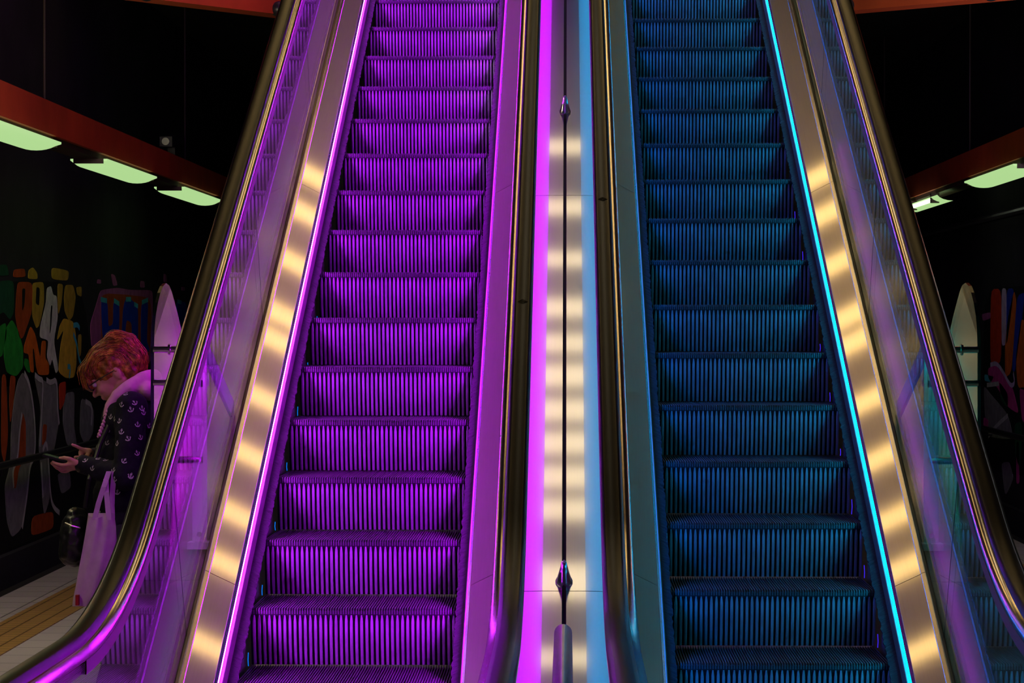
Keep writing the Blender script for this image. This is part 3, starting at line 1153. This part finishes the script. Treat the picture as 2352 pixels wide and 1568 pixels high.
# trunk
sh = P(305, 935); ch = P(292, 1000); be = P(284, 1110); pe = P(282, 1215)
b.ellipsoid(P(298, 965), (.095, .165, .12))
b.ellipsoid(be, (.095, .135, .13))
b.ellipsoid(pe, (.105, .155, .12))
b.capsule(P(300, 960), .09, pe, .10)
arm = {}
for s, el, wr in ((-1, (292, 1098, -.25), (186, 1064, -.14)), (1, (268, 1088, .24), (212, 1046, .09))):
    so = P(303, 938, s * .165); eo = P(*el); wo = P(*wr)
    b.capsule(so, .05, eo, .038)
    b.capsule(eo, .037, wo, .025)
    arm[s] = (so, eo, wo)
    hip = P(282, 1225, s * .085); kn = P(272, 1465, s * .09); an = P(280, 1672, s * .09)
    b.capsule(hip, .082, kn, .056)
    b.capsule(kn, .054, an, .037)
    b.ellipsoid(P(262, 1697, s * .09), (.10, .038, .034))
# hands: palms, unequal bent fingers, thumbs
lw = arm[-1][2]; rw = arm[1][2]


def finger(pts, r0=.0082, r1=.0066):
    n = len(pts) - 1
    for i in range(n):
        ra = r0 + (r1 - r0) * i / n
        rb = r0 + (r1 - r0) * (i + 1) / n
        b.capsule(pts[i], ra, pts[i + 1], rb, 10)


dL = -.14
b.capsule(lw, .023, P(176, 1066, dL), .022)
b.capsule(P(178, 1062, dL - .028), .013, P(160, 1064, dL - .022), .012)
b.capsule(P(178, 1068, dL + .002), .014, P(158, 1070, dL + .004), .013)
b.capsule(P(180, 1072, dL + .026), .013, P(160, 1075, dL + .026), .012)
finger([P(160, 1066, dL - .026), P(143, 1068, dL - .028), P(128, 1064, dL - .020), P(121, 1060, dL - .008)])
finger([P(158, 1070, dL - .006), P(140, 1073, dL - .006), P(126, 1069, dL + .002), P(118, 1063, dL + .008)])
finger([P(160, 1074, dL + .014), P(144, 1078, dL + .014), P(131, 1075, dL + .02), P(124, 1069, dL + .026)])
finger([P(164, 1077, dL + .030), P(152, 1083, dL + .032), P(141, 1082, dL + .038), P(134, 1077, dL + .040)], .0074, .006)
finger([P(174, 1060, dL - .030), P(160, 1053, dL - .034), P(148, 1051, dL - .026), P(138, 1052, dL - .014)], .0095, .0075)   # thumb over the phone
dR = .03
b.capsule(rw, .022, P(203, 1042, dR + .03), .020)
b.capsule(P(206, 1036, dR), .013, P(194, 1034, dR), .012)
b.capsule(P(207, 1044, dR + .02), .013, P(196, 1044, dR + .02), .012)
finger([P(196, 1034, dR - .004), P(184, 1029, dR - .012), P(174, 1024, dR - .018), P(166, 1021, dR - .022)], .0085, .0064)    # pointing index
finger([P(195, 1037, dR + .008), P(184, 1037, dR), P(184, 1044, dR - .006), P(190, 1047, dR - .004)])
finger([P(196, 1041, dR + .020), P(187, 1043, dR + .012), P(188, 1049, dR + .006), P(193, 1051, dR + .008)])
finger([P(198, 1045, dR + .030), P(191, 1048, dR + .026), P(192, 1053, dR + .022), P(197, 1054, dR + .022)], .0072, .006)
finger([P(203, 1046, dR - .010), P(190, 1050, dR - .018), P(180, 1050, dR - .024), P(172, 1050, dR - .030)], .009, .007)      # thumb
body = remeshed(b, 'body', SK, woman, .0042, 3)

# eyes (closed lids downwards) and glasses
b = MB()
for s in (-1, 1):
    ring = [hl(-.112 + .004 * math.cos(t), s * .033 + .024 * math.cos(t), -.012 + .019 * math.sin(t)) for t in [2 * PI * i / 20 for i in range(21)]]
    b.tube(ring, .0022, 6)
    b.tube([hl(-.110, s * .057, -.008), hl(-.05, s * .079, -.008), hl(.012, s * .080, -.010)], .0022, 6)
b.tube([hl(-.116, -.010, -.008), hl(-.120, 0, -.006), hl(-.116, .010, -.008)], .002, 6)
adopt(b.build('glasses', M['black_plastic']), woman)
b = MB()
for s in (-1, 1):
    b.ellipsoid(hl(-.094, s * .031, -.014), (.011, .012, .011), Rh, 10, 8)
adopt(b.build('eyes', [plain('eye_white', (.5, .45, .45), .3)]), woman)

# jacket
b = MB()
b.ellipsoid(P(299, 962), (.115, .185, .115))
b.capsule(P(300, 955), .112, P(286, 1120), .118)
b.ellipsoid(P(286, 1050), (.118, .160, .16))
b.ellipsoid(P(284, 1140), (.125, .168, .13))
b.capsule(P(318, 930), .075, P(300, 970), .10)
for s in (-1, 1):
    so, eo, wo = arm[s]
    b.capsule(so, .068, eo, .056)
    b.capsule(eo, .056, eo.lerp(wo, .55), .047)
    b.capsule(eo.lerp(wo, .55), .048, eo.lerp(wo, .92), .040)
    b.capsule(eo.lerp(wo, .93), .036, eo.lerp(wo, .99), .033)
b.ellipsoid(P(283, 1190), (.128, .172, .075))
jacket = remeshed(b, 'jacket', JK, woman, .0075, 4, (.07, .018))
jacket.data.materials.append(AN)

# anchor prints lying on the cloth, part of the jacket's own mesh
anc = [(825, 785), (925, 775), (940, 812), (885, 920), (740, 985), (800, 1045), (912, 1035), (615, 1085), (705, 1090), (880, 1178), (765, 1247), (825, 1388), (680, 1410), (705, 1530),
       (480, 1315), (415, 1243), (620, 970), (680, 868), (645, 850), (475, 1415), (372, 1410), (530, 1228), (780, 645), (965, 575), (725, 888), (740, 740), (525, 1115), (600, 1240), (860, 725), (990, 930), (670, 1330)]
pix = [(x / 3.92 + 90, y / 3.92 + 740) for (x, y) in anc] + [(x / 4.613 + 90, y / 4.613 + 1080) for (x, y) in ((825, 230), (970, 55), (565, 315), (515, 380), (640, 455), (530, 190))]
bm = bmesh.new()
bm.from_mesh(jacket.data)
bv = BVHTree.FromBMesh(bm)
jinv = jacket.matrix_parent_inverse.inverted() if False else Matrix.Identity(4)
rng = random.Random(3)
for (x, y) in pix:
    d = view_dir(x, y)
    hit = bv.ray_cast(Vector((0, 0, CAM_Z)), d)
    if hit[0] is None:
        continue
    p, n = hit[0], hit[1]
    ang = rng.uniform(-.6, .6)
    up = Vector((math.sin(ang), 0, math.cos(ang)))
    up = (up - n * up.dot(n)).normalized()
    rt = up.cross(n)
    k = .0115

    def pt(u, v):
        q = p + (rt * u + up * v) * k
        h = bv.find_nearest(q)
        return (h[0] if h[0] is not None else q) + n * .0016

    quads = [[(-.11, -.8), (.11, -.8), (.11, .55), (-.11, .55)], [(-.42, .38), (.42, .38), (.42, .56), (-.42, .56)]]
    for i in range(6):
        a0, a1 = PI * (1.08 + .84 * i / 6), PI * (1.08 + .84 * (i + 1) / 6)
        quads.append([(.95 * math.cos(a0), -.05 + .85 * math.sin(a0)), (.95 * math.cos(a1), -.05 + .85 * math.sin(a1)), (.66 * math.cos(a1), -.05 + .60 * math.sin(a1)), (.66 * math.cos(a0), -.05 + .60 * math.sin(a0))])
    quads += [[(-1.15, -.15), (-.60, -.30), (-.92, .30), (-.98, .30)], [(1.15, -.15), (.60, -.30), (.92, .30), (.98, .30)]]
    for i in range(6):
        a0, a1 = 2 * PI * i / 6, 2 * PI * (i + 1) / 6
        quads.append([(.26 * math.cos(a0), .80 + .26 * math.sin(a0)), (.26 * math.cos(a1), .80 + .26 * math.sin(a1)), (.12 * math.cos(a1), .80 + .12 * math.sin(a1)), (.12 * math.cos(a0), .80 + .12 * math.sin(a0))])
    for qd in quads:
        f = bm.faces.new([bm.verts.new(pt(u, v)) for (u, v) in qd])
        f.material_index = 1
bm.to_mesh(jacket.data)
bm.free()
# cuffs
b = MB()
for s in (-1, 1):
    so, eo, wo = arm[s]
    b.tube([eo.lerp(wo, .90), eo.lerp(wo, 1.0)], .037, 16)
o = adopt(smooth_angle(b.build('cuffs', M['black_plastic'])), woman)

# hood: pale lining rolled round the neck
b = MB()
hood = []
pts = [P(243, 960, -.10), P(252, 935, -.10), P(270, 910, -.10), P(298, 890, -.095), P(330, 872, -.06), P(352, 868, 0), P(330, 872, .06), P(298, 890, .095), P(270, 910, .10), P(252, 935, .10), P(243, 960, .10)]
fine = []
for i in range(len(pts) - 1):
    for t in (0, .34, .67):
        fine.append(pts[i].lerp(pts[i + 1], t))
fine.append(pts[-1])
b.tube(fine, [.016 + .022 * math.sin(PI * i / (len(fine) - 1)) for i in range(len(fine))], 12)
b.ellipsoid(P(345, 893), (.05, .13, .050))
remeshed(b, 'hood', HOODM, woman, .006, 5, (.05, .010))
b = MB()
cord = []
for i in range(60):
    t = i / 59
    c = P(250, 940, -.125).lerp(P(226, 1003, -.135), t)
    cord.append(c + Vector((.004 * math.cos(i * .9), .004 * math.sin(i * .9), 0)))
b.tube(cord, .0055, 8)
adopt(smooth_angle(b.build('hood_cord', HOODM)), woman)

# trousers and shoes
b = MB()
b.ellipsoid(P(283, 1225), (.116, .165, .10))
for s in (-1, 1):
    hip = P(282, 1225, s * .085); kn = P(272, 1465, s * .09); an = P(280, 1668, s * .09)
    b.capsule(hip, .094, kn, .070)
    b.capsule(kn, .070, an, .056)
remeshed(b, 'trousers', TR, woman, .01, 4)
for s in (-1, 1):
    b = MB()
    c = P(262, 1697, s * .09)
    b.ellipsoid((c.x, c.y, .045), (.125, .045, .042))
    adopt(smooth_angle(b.build('shoe', SHO)), woman)

# hair: pinned-up waves with a fringe
b = MB()
b.ellipsoid(hl(.010, 0, .022), (.108, .086, .094), Rh, 20, 14)
b.ellipsoid(hl(-.088, 0, .036), (.040, .058, .046), Rh)
b.ellipsoid(hl(-.112, 0, .006), (.030, .050, .034), Rh)
b.ellipsoid(hl(.080, 0, .055), (.056, .056, .052), Rh)
b.ellipsoid(hl(.095, 0, -.005), (.044, .064, .070), Rh)
b.ellipsoid(hl(.055, 0, .098), (.046, .044, .036), Rh)
b.ellipsoid(hl(.060, -.052, -.030), (.030, .026, .055), Rh)
b.ellipsoid(hl(.060, .052, -.030), (.030, .026, .055), Rh)
hair = remeshed(b, 'hair', HR, woman, .006, 4, (.03, .020))
hb = bmesh.new(); hb.from_mesh(hair.data)
hv = BVHTree.FromBMesh(hb); hb.free()
b = MB()
rng = random.Random(5)
for i in range(520):
    lat = rng.uniform(-1.15, 1.15)
    if rng.random() < .55:
        a0, a1 = rng.uniform(.9, 1.7), rng.uniform(2.7, 3.35)         # crown to fringe
    else:
        a0, a1 = rng.uniform(.7, 1.8), rng.uniform(-.75, .3)         # crown to the back
    pts = []
    ph = rng.uniform(0, 6)
    amp = rng.uniform(.03, .10)
    lift = rng.uniform(-.002, .006) + (.012 if rng.random() < .05 else 0)
    for k in range(10):
        t = k / 9
        a = a0 + (a1 - a0) * t
        la = lat * (1 - .25 * t) + amp * math.sin(ph + 5 * t)
        d = Rh @ Vector((math.cos(a) * math.cos(la), math.sin(la), math.sin(a) * math.cos(la)))
        o0 = hl(0, 0, .015)
        h = hv.ray_cast(o0 + d * .5, -d)
        if h[0] is None:
            continue
        q = h[0] + d * lift
        if pts and (q - pts[-1]).length > .05:
            break
        pts.append(q)
    if len(pts) > 3:
        n = len(pts)
        b.tube(pts, [.0026 * (1 - .6 * abs(2 * j / (n - 1) - 1)) for j in range(n)], 5)
st = b.build('strand', HR, None, True)
st.name = 'hair_strands'
st.parent = hair
st['kind'] = 'stuff'
# hair clip
b = MB(); b.ellipsoid(hl(.092, -.035, .062), (.022, .010, .014), Rh)
adopt(smooth_angle(b.build('hair_clip', M['black_plastic'])), woman)

# phone in her hands
ph = thing('smartphone', 'dark smartphone held in the hands of the woman with red hair', 'phone', P(134, 1056, dL + .0))
ca, cb = P(106, 1046, dL), P(166, 1062, dL)
dx = (cb - ca); Lp = dx.length; dx.normalize()
dyv = Vector((0, 1, 0)); dz = dx.cross(dyv); dz.normalize()
mid = (ca + cb) / 2 + Vector((0, .012, 0))
rot = Matrix((dx, dyv, dz)).transposed()
for nm, hx, hy, h0, h1, mt in (('phone_body', Lp / 2 + .012, .036, -.0045, .0035, M['black_plastic']), ('screen', Lp / 2 + .008, .033, .0035, .0042, plain('dark_phone_screen', (.02, .015, .02), .12, .1, 5, .6))):
    b = MB()
    ring = round_profile(-hx, hx, -hy, hy, .008)
    b.loft([[mid + rot @ Vector((x, y, z)) for (x, y) in ring] for z in (h0, h1)])
    adopt(b.build(nm, mt), ph)

# tote bag hanging from her forearm
TO = plain('lavender_canvas', (.52, .34, .52), .9, .12, 14, .1, None, .3)
bag = thing('tote_bag', 'pale lavender canvas tote bag hanging from the arm of the woman', 'bag', P(215, 1290, -.33))
rows = [(1184, 203, 262), (1205, 199, 266), (1235, 194, 268), (1270, 188, 268), (1310, 180, 266), (1345, 174, 262), (1375, 168, 258), (1392, 166, 255)]
b = MB()
rings = []
for ri, (y, xl, xr) in enumerate(rows):
    ring = []
    th = .012 + .036 * math.sin(PI * (ri + .4) / (len(rows) + .4))
    N = 18
    for j in range(N):
        u = j / (N - 1)
        fold = .010 * math.sin(7 * u + ri * .7) * (1 - ri / 9) + .005 * math.sin(19 * u + ri)
        ring.append(P(xl + (xr - xl) * u, y + 5 * math.sin(5 * u) * (ri == 0), -.33 - th * math.sin(PI * min(max(u, .02), .98)) - fold))
    for j in range(N - 1, -1, -1):
        u = j / (N - 1)
        ring.append(P(xl + (xr - xl) * u, y - (6 if ri == 0 else 0), -.31 + th * math.sin(PI * min(max(u, .02), .98))))
    rings.append(ring)
b.loft(rings, True, True)
adopt(smooth_angle(b.build('bag_body', TO), 60), bag)
for pts in ([(250, 1082, -.30), (238, 1118, -.335), (226, 1155, -.345), (217, 1192, -.352)], [(243, 1100, -.30), (244, 1130, -.335), (247, 1160, -.35), (250, 1194, -.368)],
            [(262, 1082, -.285), (258, 1130, -.29), (257, 1160, -.30), (258, 1190, -.30)]):
    b = MB()
    rings = []
    for (x, y, dy) in pts:
        c = P(x, y, dy)
        rings.append([c + Vector((-.010, 0, 0)), c + Vector((.010, .003, 0)), c + Vector((.010, .006, 0)), c + Vector((-.010, .003, 0))])
    b.loft(rings)
    adopt(b.build('strap', TO), bag)
b = MB()
c = P(177, 1378, -.37)
b.box(c.x - .006, c.x + .006, c.y - .004, c.y + .02, c.z - .02, c.z + .02)
adopt(b.build('red_tab', plain('red_label_cloth', (.30, .01, .01))), bag)

# black bag worn at her front
BK = plain('black_crinkled_nylon', (.010, .012, .012), .35, .3, 30, .5, None, .4)
bk = thing('shoulder_bag', 'black nylon shoulder bag with crinkled top worn at her front', 'bag', P(175, 1240, -.05))
b = MB()
b.ellipsoid(P(180, 1232, -.05), (.072, .12, .115))
b.ellipsoid(P(172, 1262, -.05), (.062, .11, .070))
b.ellipsoid(P(178, 1195, -.05), (.052, .10, .045))
b.ellipsoid(P(172, 1176, -.06), (.030, .07, .018))
adopt(remeshed(b, 'bag_body', BK, None, .007, 3, (.035, .018)), bk)
b = MB()
b.tube([P(196, 1165, -.16), P(205, 1100, -.20), P(230, 1020, -.15), P(262, 950, -.13), P(300, 915, -.14)], .010, 8)
adopt(b.build('strap', BK), bk)
b = MB(); b.tube([P(150, 1200, -.17), P(165, 1207, -.175), P(185, 1212, -.165)], .004, 8)
adopt(b.build('zip', M['tube']), bk)

# --------------------------------------------------------------------- lights
def area(name, loc, rot, sx, sy, col, power):
    l = bpy.data.lights.new(name, 'AREA')
    l.shape = 'RECTANGLE'
    l.size, l.size_y = sx, sy
    l.color = col
    l.energy = power
    o = bpy.data.objects.new(name, l)
    o.location = loc
    o.rotation_euler = rot
    C.objects.link(o)
    return o


# unseen fill lights added over both side aisles, under the beams
area('platform_fill', (-3.12, 8.6, 2.78), (0, math.radians(8), 0), .22, 7.0, (1.0, .90, .50), 42)
area('platform_fill.001', (3.12, 11.0, 2.78), (0, math.radians(-8), 0), .22, 7.0, (.90, .80, .95), 14)
for nm, p, q, col, pw in (('wall_fill', (-2.9, 11.4, 2.9), (-3.8, 19.5, 1.3), (1.0, .92, .62), 55), ('wall_fill.001', (3.0, 13.0, 2.9), (3.8, 22.5, 1.3), (.95, .80, .95), 60)):  # fills without fixtures, added out of view to brighten the graffiti walls
    o = area(nm, p, (0, 0, 0), .5, .3, col, pw)
    o.rotation_euler = (Vector(q) - Vector(p)).to_track_quat('-Z', 'Y').to_euler()

w = bpy.data.worlds.new('world')
bpy.context.scene.world = w
w.use_nodes = True
w.node_tree.nodes['Background'].inputs['Color'].default_value = (.5, .45, .5, 1)
w.node_tree.nodes['Background'].inputs['Strength'].default_value = .002

vs = bpy.context.scene.view_settings
vs.view_transform = 'Standard'
vs.look = 'None'
vs.exposure = 0
vs.gamma = 1
vs.use_curve_mapping = False
cy = bpy.context.scene.cycles
cy.max_bounces = 6
cy.diffuse_bounces = 2
cy.glossy_bounces = 5
cy.transparent_max_bounces = 10
cy.adaptive_threshold = .10
cy.adaptive_min_samples = 16
cy.sample_clamp_indirect = 6
cy.use_denoising = True
